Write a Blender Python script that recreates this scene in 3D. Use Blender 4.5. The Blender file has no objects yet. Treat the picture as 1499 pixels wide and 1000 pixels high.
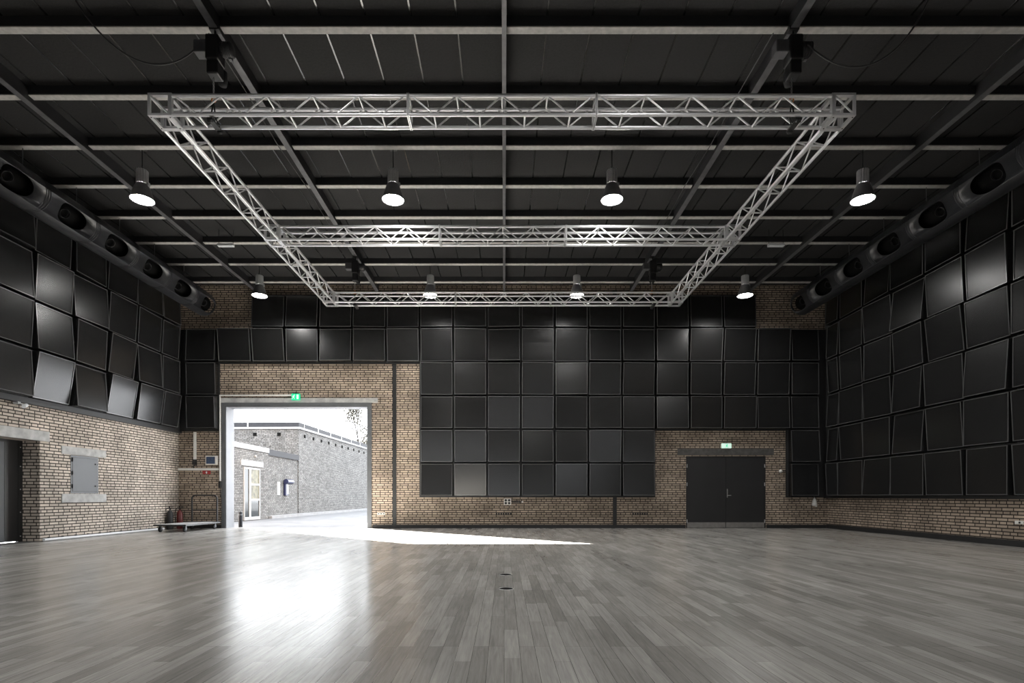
import bpy, bmesh, math, random
from mathutils import Vector, Matrix
random.seed(7)
S = bpy.context.scene
COL = S.collection
PI = math.pi
CAMZ = 0.95

# ------------------------------------------------------------------ materials
def nmat(name):
    m = bpy.data.materials.new(name); m.use_nodes = True
    nt = m.node_tree; nt.nodes.clear()
    out = nt.nodes.new('ShaderNodeOutputMaterial')
    b = nt.nodes.new('ShaderNodeBsdfPrincipled')
    nt.links.new(b.outputs[0], out.inputs[0])
    return m, nt, b

def N(nt, typ, **kw):
    n = nt.nodes.new(typ)
    for k, v in kw.items():
        if k in n.inputs.keys(): n.inputs[k].default_value = v
        else: setattr(n, k, v)
    return n

def simple(name, col, rough=.6, metal=0., var=.12, scale=9., spec=None, bump=0., rv=.05):
    """procedural material: base colour with a soft noise variation in tone and gloss"""
    m, nt, b = nmat(name)
    tc = N(nt, 'ShaderNodeTexCoord')
    nz = N(nt, 'ShaderNodeTexNoise', Scale=scale, Detail=4.)
    nt.links.new(tc.outputs['Object'], nz.inputs['Vector'])
    rp = N(nt, 'ShaderNodeValToRGB')
    rp.color_ramp.elements[0].position = .3; rp.color_ramp.elements[1].position = .7
    rp.color_ramp.elements[0].color = (*[c*(1-var) for c in col], 1)
    rp.color_ramp.elements[1].color = (*[min(1, c*(1+var)) for c in col], 1)
    nt.links.new(nz.outputs['Fac'], rp.inputs[0])
    nt.links.new(rp.outputs[0], b.inputs['Base Color'])
    b.inputs['Metallic'].default_value = metal
    mr = N(nt, 'ShaderNodeMapRange')
    mr.inputs['To Min'].default_value = max(.02, rough-rv); mr.inputs['To Max'].default_value = min(1, rough+rv)
    nt.links.new(nz.outputs['Fac'], mr.inputs['Value'])
    nt.links.new(mr.outputs[0], b.inputs['Roughness'])
    if spec is not None: b.inputs['Specular IOR Level'].default_value = spec
    if bump:
        bp = N(nt, 'ShaderNodeBump', Strength=bump, Distance=.01)
        nt.links.new(nz.outputs['Fac'], bp.inputs['Height']); nt.links.new(bp.outputs[0], b.inputs['Normal'])
    return m

def emissive(name, col, strength):
    m, nt, b = nmat(name)
    b.inputs['Base Color'].default_value = (*[c*.8 for c in col], 1)
    b.inputs['Emission Color'].default_value = (*col, 1)
    b.inputs['Emission Strength'].default_value = strength
    return m

def brick(name, c1, c2, mortar, bw=.24, rh=.0667, ms=.009, bump=.5, noise_amt=.35, speck=None):
    m, nt, b = nmat(name)
    L = nt.links.new
    g = N(nt, 'ShaderNodeNewGeometry')
    sp = N(nt, 'ShaderNodeSeparateXYZ'); L(g.outputs['Position'], sp.inputs[0])
    sn = N(nt, 'ShaderNodeSeparateXYZ'); L(g.outputs['True Normal'], sn.inputs[0])
    ab = N(nt, 'ShaderNodeMath', operation='ABSOLUTE'); L(sn.outputs['X'], ab.inputs[0])
    gt = N(nt, 'ShaderNodeMath', operation='GREATER_THAN'); L(ab.outputs[0], gt.inputs[0]); gt.inputs[1].default_value = .6
    mx = N(nt, 'ShaderNodeMix', data_type='FLOAT'); L(gt.outputs[0], mx.inputs['Factor'])
    L(sp.outputs['X'], mx.inputs[2]); L(sp.outputs['Y'], mx.inputs[3])
    cb = N(nt, 'ShaderNodeCombineXYZ'); L(mx.outputs[0], cb.inputs['X']); L(sp.outputs['Z'], cb.inputs['Y'])
    bt = N(nt, 'ShaderNodeTexBrick', offset=.5, offset_frequency=2, squash=.62, squash_frequency=3)
    L(cb.outputs[0], bt.inputs['Vector'])
    bt.inputs['Scale'].default_value = 1
    bt.inputs['Brick Width'].default_value = bw; bt.inputs['Row Height'].default_value = rh
    bt.inputs['Mortar Size'].default_value = ms; bt.inputs['Mortar Smooth'].default_value = .25
    bt.inputs['Bias'].default_value = 0.
    bt.inputs['Color1'].default_value = (*c1, 1); bt.inputs['Color2'].default_value = (*c2, 1)
    bt.inputs['Mortar'].default_value = (*mortar, 1)
    nz = N(nt, 'ShaderNodeTexNoise', Scale=1.3, Detail=5.); L(g.outputs['Position'], nz.inputs['Vector'])
    mr = N(nt, 'ShaderNodeMapRange'); mr.inputs['From Min'].default_value = .3; mr.inputs['From Max'].default_value = .7
    mr.inputs['To Min'].default_value = 1-noise_amt; mr.inputs['To Max'].default_value = 1+noise_amt*.3
    L(nz.outputs['Fac'], mr.inputs['Value'])
    mul = N(nt, 'ShaderNodeMix', data_type='RGBA', blend_type='MULTIPLY'); mul.inputs['Factor'].default_value = 1
    L(bt.outputs['Color'], mul.inputs[6]); L(mr.outputs[0], mul.inputs[7])
    last = mul.outputs[2]
    if speck:
        n2 = N(nt, 'ShaderNodeTexNoise', Scale=9., Detail=3.); L(g.outputs['Position'], n2.inputs['Vector'])
        r2 = N(nt, 'ShaderNodeMapRange'); r2.inputs['From Min'].default_value = .6; r2.inputs['From Max'].default_value = .68
        r2.inputs['To Max'].default_value = .7
        L(n2.outputs['Fac'], r2.inputs['Value'])
        m2 = N(nt, 'ShaderNodeMix', data_type='RGBA'); L(r2.outputs[0], m2.inputs['Factor'])
        L(last, m2.inputs[6]); m2.inputs[7].default_value = (*speck, 1); last = m2.outputs[2]
    L(last, b.inputs['Base Color'])
    b.inputs['Roughness'].default_value = .85; b.inputs['Specular IOR Level'].default_value = .3
    inv = N(nt, 'ShaderNodeMath', operation='SUBTRACT'); inv.inputs[0].default_value = 1; L(bt.outputs['Fac'], inv.inputs[1])
    bp = N(nt, 'ShaderNodeBump', Strength=bump, Distance=.012); L(inv.outputs[0], bp.inputs['Height'])
    L(bp.outputs[0], b.inputs['Normal'])
    return m

def parquet():
    m, nt, b = nmat('oak_parquet'); L = nt.links.new
    g = N(nt, 'ShaderNodeNewGeometry')
    sp = N(nt, 'ShaderNodeSeparateXYZ'); L(g.outputs['Position'], sp.inputs[0])
    cb = N(nt, 'ShaderNodeCombineXYZ'); L(sp.outputs['Y'], cb.inputs['X']); L(sp.outputs['X'], cb.inputs['Y'])
    def bricks(c1, c2, mo, w, h, ms, off=.37):
        bt = N(nt, 'ShaderNodeTexBrick', offset=off, offset_frequency=3, squash=.8, squash_frequency=2)
        L(cb.outputs[0], bt.inputs['Vector']); bt.inputs['Scale'].default_value = 1
        bt.inputs['Brick Width'].default_value = w; bt.inputs['Row Height'].default_value = h
        bt.inputs['Mortar Size'].default_value = ms; bt.inputs['Mortar Smooth'].default_value = .1
        bt.inputs['Color1'].default_value = (*c1, 1); bt.inputs['Color2'].default_value = (*c2, 1); bt.inputs['Mortar'].default_value = (*mo, 1)
        return bt
    b1 = bricks((.545, .53, .50), (.35, .337, .312), (.12, .11, .10), .85, .096, .0014)
    # wood grain stretched along the planks
    mp = N(nt, 'ShaderNodeMapping'); mp.inputs['Scale'].default_value = (22, 1.2, 1); L(g.outputs['Position'], mp.inputs['Vector'])
    nz = N(nt, 'ShaderNodeTexNoise', Scale=2.2, Detail=7., Roughness=.62, Distortion=.6); L(mp.outputs[0], nz.inputs['Vector'])
    r = N(nt, 'ShaderNodeMapRange'); r.inputs['From Min'].default_value = .3; r.inputs['From Max'].default_value = .72
    r.inputs['To Min'].default_value = .74; r.inputs['To Max'].default_value = 1.2; L(nz.outputs['Fac'], r.inputs['Value'])
    mu = N(nt, 'ShaderNodeMix', data_type='RGBA', blend_type='MULTIPLY'); mu.inputs['Factor'].default_value = 1
    L(b1.outputs['Color'], mu.inputs[6]); L(r.outputs[0], mu.inputs[7])
    # worn / dirty areas
    mp2 = N(nt, 'ShaderNodeMapping'); mp2.inputs['Scale'].default_value = (1.6, .5, 1); L(g.outputs['Position'], mp2.inputs['Vector'])
    n2 = N(nt, 'ShaderNodeTexNoise', Scale=.9, Detail=3., Roughness=.5); L(mp2.outputs[0], n2.inputs['Vector'])
    r2 = N(nt, 'ShaderNodeMapRange'); r2.inputs['From Min'].default_value = .25; r2.inputs['From Max'].default_value = .75
    r2.inputs['To Min'].default_value = .82; r2.inputs['To Max'].default_value = 1.12; L(n2.outputs['Fac'], r2.inputs['Value'])
    m2 = N(nt, 'ShaderNodeMix', data_type='RGBA', blend_type='MULTIPLY'); m2.inputs['Factor'].default_value = 1
    L(mu.outputs[2], m2.inputs[6]); L(r2.outputs[0], m2.inputs[7])
    L(m2.outputs[2], b.inputs['Base Color'])
    rr = N(nt, 'ShaderNodeMapRange'); rr.inputs['From Min'].default_value = .3; rr.inputs['From Max'].default_value = .7
    rr.inputs['To Min'].default_value = .19; rr.inputs['To Max'].default_value = .27
    L(n2.outputs['Fac'], rr.inputs['Value']); L(rr.outputs[0], b.inputs['Roughness'])
    b.inputs['Specular IOR Level'].default_value = 1.
    # plank-to-plank unevenness + grain as bump
    b2 = bricks((1, 1, 1), (.3, .3, .3), (.0, .0, .0), .85, .096, .0018)
    bw = N(nt, 'ShaderNodeRGBToBW'); L(b2.outputs['Color'], bw.inputs[0])
    ad = N(nt, 'ShaderNodeMath', operation='MULTIPLY_ADD'); L(nz.outputs['Fac'], ad.inputs[0]); ad.inputs[1].default_value = .12
    L(bw.outputs[0], ad.inputs[2])
    n3 = N(nt, 'ShaderNodeTexNoise', Scale=3.2, Detail=2.); L(g.outputs['Position'], n3.inputs['Vector'])
    ad2 = N(nt, 'ShaderNodeMath', operation='MULTIPLY_ADD'); L(n3.outputs['Fac'], ad2.inputs[0]); ad2.inputs[1].default_value = 4.; L(ad.outputs[0], ad2.inputs[2])
    bp = N(nt, 'ShaderNodeBump', Strength=.35, Distance=.0009); L(ad2.outputs[0], bp.inputs['Height']); L(bp.outputs[0], b.inputs['Normal'])
    return m

M = {}
M['brick'] = brick('yellow_brick', (.52, .42, .33), (.36, .29, .228), (.035, .029, .025), ms=.0115)
M['brick_daylit'] = brick('daylit_yellow_brick', (.66, .58, .50), (.48, .42, .36), (.04, .035, .031), ms=.0115)  # yellow brick lightened in colour to carry daylight on the left wall
M['ext_brick'] = brick('pale_courtyard_brick', (.18, .179, .178), (.105, .104, .103), (.024, .0235, .0235), ms=.0105, noise_amt=.2, speck=(.022, .021, .021))
M['floor'] = parquet()
M['ceil'] = simple('black_wood_wool_board', (.025, .0248, .025), .9, 0, .12, 30, .2, .3)
M['strip'] = simple('black_gloss_cover_strip', (.012, .012, .0125), .24, 0, .1, 5, 1.0)
M['black'] = simple('black_painted_timber', (.016, .016, .0165), .55, 0, .2, 8)
M['beam'] = simple('black_painted_steel', (.026, .026, .028), .42, 0, .15, 6)
M['flange'] = simple('worn_grey_steel', (.10, .10, .105), .45, .2, .2, 8)
M['pale'] = simple('raw_pale_timber', (.42, .41, .39), .8, 0, .16, 14, .3)
M['panel'] = simple('black_semigloss_panel', (.0105, .0105, .0107), .27, 0, .06, 2.5, .55, rv=.006)
M['rim'] = simple('black_gloss_panel_edge', (.085, .085, .086), .24, 0, .1, 5, .8)
M['alu'] = simple('aluminium_tube', (.97, .97, .98), .36, .80, .01, 12, rv=.01)
M['alu2'] = simple('aluminium_plate', (.85, .85, .86), .38, .75, .06, 14)
M['duct'] = simple('anthracite_duct_paint', (.020, .021, .024), .38, .0, .12, 3, .6)
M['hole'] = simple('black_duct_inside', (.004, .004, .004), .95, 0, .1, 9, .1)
M['lampbody'] = simple('grey_lamp_housing', (.42, .42, .43), .5, .3, .1, 9)
M['bell'] = simple('smoked_lamp_reflector', (.15, .15, .155), .30, .0, .1, 9, .7)
M['lens'] = emissive('lit_lamp_lens', (1, .985, .955), 190.)
M['concrete'] = simple('grey_concrete', (.40, .40, .395), .85, 0, .22, 7, .3, .25)
M['concrete_dark'] = simple('dark_stained_concrete', (.085, .082, .078), .85, 0, .25, 9, .3, .2)
M['hatch'] = simple('grey_hatch_paint', (.052, .055, .062), .45, 0, .1, 3)
M['frame'] = simple('grey_gate_steel', (.10, .105, .112), .5, 0, .1, 5)
M['white'] = simple('white_paint', (.80, .81, .83), .5, 0, .05, 4)
M['plastic'] = simple('white_plastic', (.74, .73, .70), .5, 0, .05, 5)
M['door'] = simple('black_door_paint', (.020, .020, .021), .42, 0, .08, 2)
M['kick'] = simple('brushed_kick_plate', (.30, .29, .28), .4, .6, .12, 10)
M['steel'] = simple('satin_steel', (.60, .60, .60), .3, 1., .06, 10)
M['rubber'] = simple('black_rubber', (.012, .012, .012), .75)
M['blacktube'] = simple('black_tube_paint', (.010, .010, .011), .42, 0, .1, 8)
M['deck'] = simple('worn_pale_deck', (.52, .52, .53), .5, 0, .15, 6)
M['red'] = simple('red_enamel', (.10, .012, .011), .3, 0, .1, 5)
M['redplate'] = simple('red_sign_plate', (.33, .03, .03), .45, 0, .05, 5)
M['blue'] = simple('dark_blue_screen', (.03, .055, .11), .2, 0, .25, 20)
M['navy'] = simple('navy_enamel', (.015, .018, .05), .3, 0, .1, 5)
M['green'] = emissive('lit_green_sign', (.0, .52, .24), .9)
M['signwhite'] = emissive('lit_white_sign', (.72, 1, .86), .62)
M['asphalt'] = simple('light_courtyard_asphalt', (.105, .109, .117), .85, 0, .25, 1.2, .3, .2)
M['kerb'] = simple('pale_kerb', (.17, .173, .18), .8, 0, .15, 3)
M['fascia'] = simple('dark_zinc_fascia', (.018, .019, .023), .6, 0, .15, 6, .2)
M['coping'] = simple('pale_coping', (.20, .205, .21), .7, 0, .1, 4)
M['bark'] = simple('tree_bark', (.035, .03, .028), .9, 0, .25, 10)
M['leaf'] = simple('sparse_leaf', (.055, .052, .04), .7, 0, .3, 12)
M['poster'] = simple('poster_print', (.09, .085, .055), .5, 0, .7, 5)
M['bag'] = simple('black_bag_cloth', (.014, .014, .015), .9)
M['orange'] = simple('orange_sling', (.55, .20, .05), .6)
M['cable'] = simple('black_cable', (.03, .03, .032), .45)
M['slate'] = simple('dark_floor_lid', (.006, .006, .006), .8, 0, .1, 9, .1)

# glass with procedural tint
def glass():
    m, nt, b = nmat('door_glass')
    b.inputs['Base Color'].default_value = (.02, .024, .026, 1)
    b.inputs['Roughness'].default_value = .06
    b.inputs['Specular IOR Level'].default_value = .4
    return m
M['glass'] = glass()
M['extwhite'] = simple('weathered_white_paint', (.26, .265, .27), .6, 0, .06, 5, .3)
M['lining'] = simple('pale_grey_gate_lining', (.22, .225, .24), .6, 0, .05, 4, .3)

# ------------------------------------------------------------------ mesh builder
class MB:
    def __init__(s): s.v = []; s.f = []; s.mi = []; s.sm = []
    def add(s, vs, fs, mi=0, smooth=False):
        o = len(s.v); s.v += [tuple(v) for v in vs]
        for f in fs: s.f.append([i+o for i in f]); s.mi.append(mi); s.sm.append(smooth)
        return s
    def box(s, x0, x1, y0, y1, z0, z1, mi=0):
        vs = [(x, y, z) for x in (x0, x1) for y in (y0, y1) for z in (z0, z1)]
        return s.add(vs, [(0, 1, 3, 2), (4, 6, 7, 5), (0, 4, 5, 1), (2, 3, 7, 6), (0, 2, 6, 4), (1, 5, 7, 3)], mi)
    def hexa(s, vs, mi=0):   # same order as box
        return s.add(vs, [(0, 1, 3, 2), (4, 6, 7, 5), (0, 4, 5, 1), (2, 3, 7, 6), (0, 2, 6, 4), (1, 5, 7, 3)], mi)
    def tube(s, pts, r, n=8, mi=0, caps=True, r1=None):
        pts = [Vector(p) for p in pts]; rings = []
        up = None
        for i, p in enumerate(pts):
            if i == 0: t = pts[1]-p
            elif i == len(pts)-1: t = p-pts[i-1]
            else: t = (pts[i+1]-p).normalized()+(p-pts[i-1]).normalized()
            t.normalize()
            if up is None:
                a = Vector((0, 0, 1)) if abs(t.z) < .9 else Vector((1, 0, 0))
                u = t.cross(a).normalized()
            else:
                u = (up - t*up.dot(t)).normalized()
            up = u; w = t.cross(u)
            rr = r if r1 is None else r+(r1-r)*i/(len(pts)-1)
            rings.append([p+(u*math.cos(2*PI*k/n)+w*math.sin(2*PI*k/n))*rr for k in range(n)])
        vs = [v for rg in rings for v in rg]; fs = []
        for i in range(len(rings)-1):
            for k in range(n):
                a = i*n+k; b_ = i*n+(k+1) % n
                fs.append((a, b_, b_+n, a+n))
        s.add(vs, fs, mi, True)
        if caps:
            s.add(rings[0], [tuple(range(n))[::-1]], mi); s.add(rings[-1], [tuple(range(n))], mi)
        return s
    def lathe(s, prof, c=(0, 0, 0), n=24, mi=0, axis='Z', smooth=True, fn=None):
        vs = []; fs = []
        for (r, h) in prof:
            for k in range(n):
                a = 2*PI*k/n; rr = r*(fn(a) if fn else 1)
                p = (rr*math.cos(a), rr*math.sin(a), h)
                if axis == 'X': p = (h, p[0], p[1])
                if axis == 'Y': p = (p[0], h, p[1])
                vs.append((p[0]+c[0], p[1]+c[1], p[2]+c[2]))
        for i in range(len(prof)-1):
            for k in range(n):
                a = i*n+k; b_ = i*n+(k+1) % n
                fs.append((a, b_, b_+n, a+n))
        s.add(vs, fs, mi, smooth)
        return s
    def disc(s, c, r, n=24, mi=0, axis='Z', flip=False):
        vs = []
        for k in range(n):
            a = 2*PI*k/n; p = (r*math.cos(a), r*math.sin(a), 0)
            if axis == 'Y': p = (p[0], 0, p[1])
            if axis == 'X': p = (0, p[0], p[1])
            vs.append((p[0]+c[0], p[1]+c[1], p[2]+c[2]))
        f = tuple(range(n)); return s.add(vs, [f[::-1] if flip else f], mi)
    def prism(s, poly, y0, y1, mi=0):   # polygon in XZ extruded along Y
        n = len(poly)
        vs = [(x, y0, z) for x, z in poly]+[(x, y1, z) for x, z in poly]
        fs = [tuple(range(n)), tuple(range(2*n-1, n-1, -1))]+[(k, k+n, (k+1) % n+n, (k+1) % n) for k in range(n)]
        return s.add(vs, fs, mi)
    def build(s, name, mats, parent=None, loc=None, fix=True, bevel=0):
        me = bpy.data.meshes.new(name); me.from_pydata(s.v, [], s.f)
        for m in (mats if isinstance(mats, (list, tuple)) else [mats]): me.materials.append(m)
        for p, mi, sm in zip(me.polygons, s.mi, s.sm): p.material_index = mi; p.use_smooth = sm
        if fix:
            bm = bmesh.new(); bm.from_mesh(me); bmesh.ops.recalc_face_normals(bm, faces=bm.faces); bm.to_mesh(me); bm.free()
        me.update()
        o = bpy.data.objects.new(name, me); COL.objects.link(o)
        if loc: o.location = loc
        if parent: o.parent = parent
        if bevel:
            md = o.modifiers.new('bevel', 'BEVEL'); md.width = bevel; md.segments = 2; md.limit_method = 'ANGLE'
        return o

def tag(o, label, cat, group=None):
    o['label'] = label; o['category'] = cat
    if group: o['group'] = group
    return o
def struct(o):
    o['kind'] = 'structure'; return o
def thing(name, label, cat, loc=(0, 0, 0), group=None, rz=0):
    o = bpy.data.objects.new(name, None); COL.objects.link(o); o.location = loc; o.rotation_euler = (0, 0, rz)
    o.empty_display_size = .1
    return tag(o, label, cat, group)
def dup(root, loc, label, group=None, rz=None):
    r = root.copy(); COL.objects.link(r); r.location = loc; r['label'] = label
    if group: r['group'] = group
    if rz is not None: r.rotation_euler = (0, 0, rz)
    for ch in list(root.children):
        c = ch.copy(); COL.objects.link(c); c.parent = r
        for g in list(ch.children):
            d = g.copy(); COL.objects.link(d); d.parent = c
    return r
ORD = ['', 'first', 'second', 'third', 'fourth', 'fifth', 'sixth', 'seventh', 'eighth', 'ninth', 'tenth', 'eleventh', 'twelfth',
       'thirteenth', 'fourteenth', 'fifteenth', 'sixteenth', 'seventeenth', 'eighteenth', 'nineteenth', 'twentieth']

# ------------------------------------------------------------------ room shell
XL, XR, YB, YR, ZC = -9.77, 9.69, 16.1, -5.0, 7.30
TW = .5                                # back wall thickness
GX0, GX1, GZ = -8.39, -4.06, 3.68      # gate opening
DX0, DX1, DZ = 5.46, 7.85, 2.16        # double door opening

b = MB(); b.box(XL-.02, XR+.02, YR, YB+TW, -.12, 0)
struct(b.build('floor', M['floor']))

# ceiling with cover strips over the board joints
PUR = [7.135+1.2*i for i in range(8)]
b = MB(); b.box(XL, XR, YR, YB, ZC, ZC+.15)
k = -16
while k <= 16:
    x = -.03+.6*k
    if XL+.1 < x < XR-.1 and min(abs(x-q) for q in (0, -3.78, 3.78, -7.38, 7.30)) > .10:
        edges = [2.0]+[p for q in PUR for p in (q-.062, q+.062)]+[YB-.01]
        for i in range(0, len(edges), 2):
            if edges[i+1]-edges[i] > .2:
                pr = [(x+.014, ZC), (x+.011, ZC-.006), (x-.011, ZC-.006), (x-.014, ZC)]; n = 3
                vs = [(p[0], edges[i], p[1]) for p in pr]+[(p[0], edges[i+1], p[1]) for p in pr]
                b.add(vs, [(j, j+1, j+n+2, j+n+1) for j in range(n)], 1)
    k += 1
struct(b.build('ceiling', [M['ceil'], M['strip']]))

def wall_y(name, y0, y1, x0, x1, z1, holes):
    b = MB(); xs = x0
    for (hx0, hx1, hz0, hz1) in sorted(holes):
        b.box(xs, hx0, y0, y1, 0, z1)
        if hz0 > 0: b.box(hx0, hx1, y0, y1, 0, hz0)
        b.box(hx0, hx1, y0, y1, hz1, z1); xs = hx1
    b.box(xs, x1, y0, y1, 0, z1)
    return struct(b.build(name, M['brick']))
wall_y('wall_back', YB, YB+TW, XL-.8, XR+.4, ZC+.15, [(GX0, GX1, 0, GZ), (DX0, DX1, 0, DZ)])
wall_y('wall_rear', YR-.4, YR, XL-.4, XR+.4, ZC+.15, [(-8.4, -4.4, 1.45, 2.35), (-3.6, -.2, 1.45, 2.35), (.4, 3.8, 1.45, 2.35), (4.6, 8.4, 1.45, 2.35)])
# left wall with recessed doorway and hatch niche
LD0, LD1, LDZ = 9.2, 11.28, 2.12
HY0, HY1, HZ0, HZ1 = 12.08, 12.91, 1.02, 1.89
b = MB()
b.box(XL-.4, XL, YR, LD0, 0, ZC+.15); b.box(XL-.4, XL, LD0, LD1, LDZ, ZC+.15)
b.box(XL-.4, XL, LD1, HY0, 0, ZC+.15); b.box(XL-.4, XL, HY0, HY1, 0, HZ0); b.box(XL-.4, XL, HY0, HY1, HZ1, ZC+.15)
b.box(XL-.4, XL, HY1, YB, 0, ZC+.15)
struct(b.build('wall_left', M['brick_daylit']))
b = MB(); b.box(XR, XR+.4, YR, YB, 0, ZC+.15)
struct(b.build('wall_right', M['brick']))

# black skirting
b = MB()
for a, c in ((XL, GX0-.10), (GX1+.12, DX0-.02), (DX1+.02, XR-.03)): b.box(a, c, YB-.02, YB, 0, .105)
struct(b.build('baseboard_back', M['black']))
b = MB(); b.box(XR-.025, XR, YR, YB-.02, 0, .12); struct(b.build('baseboard_right', M['black']))

# black vertical columns set into the back wall
for x, z0, z1 in ((-3.29, .105, 4.95), (3.32, .105, .93)):
    b = MB(); b.box(x-.055, x+.055, YB-.03, YB, z0, z1)
    if z0 < 1: b.box(x-.06, x+.06, YB-.03, YB, 6.97, 7.13)
    struct(b.build('trim_1', M['black']))
bpy.data.objects['trim_1.001'].name = 'trim_2'

# backing boards behind the panels
BK = .05
X0C = -2.505; PW = 1.0
def cx(c): return X0C+c*PW
b = MB(); y0 = YB-BK
b.box(cx(-5)-.02, cx(10)+.02, y0, YB, 5.95, 6.98)
b.box(XL+.06, XR-.06, y0, YB, 4.93, 5.95)
b.box(XL+.06, cx(-6)-.02, y0, YB, 2.90, 4.93)
b.box(cx(0)-.03, XR-.06, y0, YB, 2.93, 4.93)
b.box(cx(0)-.03, cx(7)+.03, y0, YB, .93, 2.93)
b.box(cx(11)-.05, XR-.06, y0, YB, .93, 2.93)
struct(b.build('trim_3', M['black']))
b = MB(); b.box(XL, XL+.06, 8.85, YB, 2.88, 7.0); b.box(XL, XL+.10, 8.85, YB, 2.84, 2.90)
struct(b.build('trim_4', M['black']))
b = MB(); b.box(XR-.06, XR, 8.85, YB, .93, 7.0); b.box(XR-.08, XR, 8.85, YB, .90, .94)
struct(b.build('trim_5', M['black']))

# ------------------------------------------------------------------ acoustic panels
TILT = {'B': 9., 'b': 6.5, 'm': 3.2, 'o': 0., 'd': -3.5, 'D': -6.}
WORD = {'B': 'bright sheen, leaning well down', 'b': 'soft sheen, leaning down', 'm': 'dull face leaning slightly down',
        'o': 'flat dark face', 'd': 'dark face leaning up', 'D': 'very dark face leaning up'}
ROWT = {2: {'b': 9., 'm': 6., 'o': 2.5, 'd': -.6}, 3: {'B': 6.4, 'b': 6.4, 'm': 3.6, 'o': 1.2, 'd': -3.}, 4: {'b': 3.4, 'm': 5.6, 'o': -1.2, 'd': -4.5},
        5: {'B': 7.2, 'b': 1.5, 'm': 2.6, 'o': -2.2, 'd': -5.}}
def panel(u0, u1, z0, z1, code, place, to_world, label, group):
    """one tilted shallow box. local: u along wall, w out of wall, z up."""
    tv = math.radians((ROWT.get(place) or {}).get(code, TILT[code])+random.uniform(-.6, .6)); th = math.radians(random.uniform(-3.6, 3.6))
    uc, zc = (u0+u1)/2, (z0+z1)/2; hu, hz = (u1-u0)/2-.014, (z1-z0)/2-.014
    base = .155+random.uniform(-.02, .02)
    def w(u, z): return base + math.tan(tv)*(z-zc) + math.tan(th)*(u-uc)
    def P(u, wv, z): return to_world(u, wv, z)
    org = Vector(P(uc, 0, zc))
    b = MB(); vs = []
    for u in (uc-hu, uc+hu):
        for i in (0, 1):
            for z in (zc-hz, zc+hz):
                uu, zz = u, z
                if i:   # front face drawn in a little
                    uu = uc+(u-uc)*.965; zz = zc+(z-zc)*.965
                vs.append(Vector(P(uu, w(uu, zz) if i else -.004, zz))-org)
    b.hexa(vs)
    o = b.build('acoustic_panel', M['panel'], None, org)
    tag(o, label, 'acoustic panel', group)
    # slim raised rim round the face
    r = MB(); e = .016; d_ = .010
    fu, fz = hu*.965, hz*.965
    def bar(a0, a1, c0, c1):
        vv = []
        for u in (a0, a1):
            for i in (0, 1):
                for z in (c0, c1):
                    vv.append(Vector(P(u, w(u, z)+(d_ if i else -.004), z))-org)
        r.hexa(vv)
    bar(uc-fu, uc+fu, zc-fz, zc-fz+e); bar(uc-fu, uc+fu, zc+fz-e, zc+fz)
    bar(uc-fu, uc-fu+e, zc-fz+e, zc+fz-e); bar(uc+fu-e, uc+fu, zc-fz+e, zc+fz-e)
    r.build('rim', M['rim'], o)
def W_back(u, w, z): return (u, YB-BK-w, z)
def W_left(u, w, z): return (XL+.06+w, u, z)
def W_right(u, w, z): return (XR-.06-w, u, z)
ROWZ = [(5.95, 6.95), (4.95, 5.95), (3.95, 4.95), (2.95, 3.95), (1.95, 2.95), (.95, 1.95)]
back_rows = [
    (range(-5, 10), 'dDddo'+'ddddd'+'doddd'),
    (range(-7, 12), 'dbB'+'mdo'+'b'+'Bbd'+'bBd'+'dob'+'bmd'),
    ([-7]+list(range(0, 12)), 'o'+'mod'+'mdm'+'moo'+'mod'),
    ([-7]+list(range(0, 12)), 'm'+'dob'+'bod'+'odo'+'odd'),
    (list(range(0, 7))+[11], 'bbodDmo'+'d'),
    (list(range(0, 7))+[11], 'dBodmmd'+'o'),
]
for r, (cols, codes) in enumerate(back_rows):
    cols = list(cols)
    for i, c in enumerate(cols):
        x0, x1 = cx(c), cx(c)+PW
        if c == -7: x0, x1 = XL+.31, cx(-6)-.03
        if c == 11: x1 = XR-.32
        z0, z1 = ROWZ[r]
        lab = f"black panel, {WORD[codes[i]]}, back wall, {ORD[r+1]} row down, {ORD[i+1]} from left"
        if c == -7: lab = f"black corner panel beside the left wall, back wall, {ORD[r]} of its column from top"
        if c == 11 and r > 3: lab = ("black panel right of the double door, upper of two", "black panel right of the double door, lower of two")[r-4]
        panel(x0, x1, z0, z1, codes[i], r, W_back, lab, 'tilted black acoustic panels on the back wall')
left_y = [(15.02, 15.80), (13.98, 15.0), (12.95, 13.97), (11.92, 12.94), (10.92, 11.91), (9.9, 10.91)]
left_codes = ['bbBdBd', 'odbmdm', 'mmmdmd', 'ddmomd']     # bottom row first, corner first
for r in range(4):
    for i, (y0, y1) in enumerate(left_y):
        panel(y0, y1, 2.95+r, 3.95+r, left_codes[r][i], None, W_left,
              f"black panel, {WORD[left_codes[r][i]]}, left wall, {ORD[r+1]} row up, {ORD[i+1]} from corner",
              'tilted black acoustic panels on the left wall')
right_y = [(15.20, 15.78), (14.16, 15.2), (13.14, 14.15), (12.11, 13.13), (11.06, 12.1), (10.05, 11.05), (9.05, 10.04)]
right_codes = ['modomom', 'dmodmom', 'domdmdo', 'mmombmo', 'domdmmo', 'dodoodo']
right_codes[4] = 'domDmmo'
for r in range(6):
    for i, (y0, y1) in enumerate(right_y):
        if r == 5 and i == 6: pass
        panel(y0, y1, .95+r, 1.95+r, right_codes[r][i], None, W_right,
              f"black panel, {WORD[right_codes[r][i]]}, right wall, {ORD[r+1]} row up, {ORD[i+1]} from corner",
              'tilted black acoustic panels on the right wall')

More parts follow.
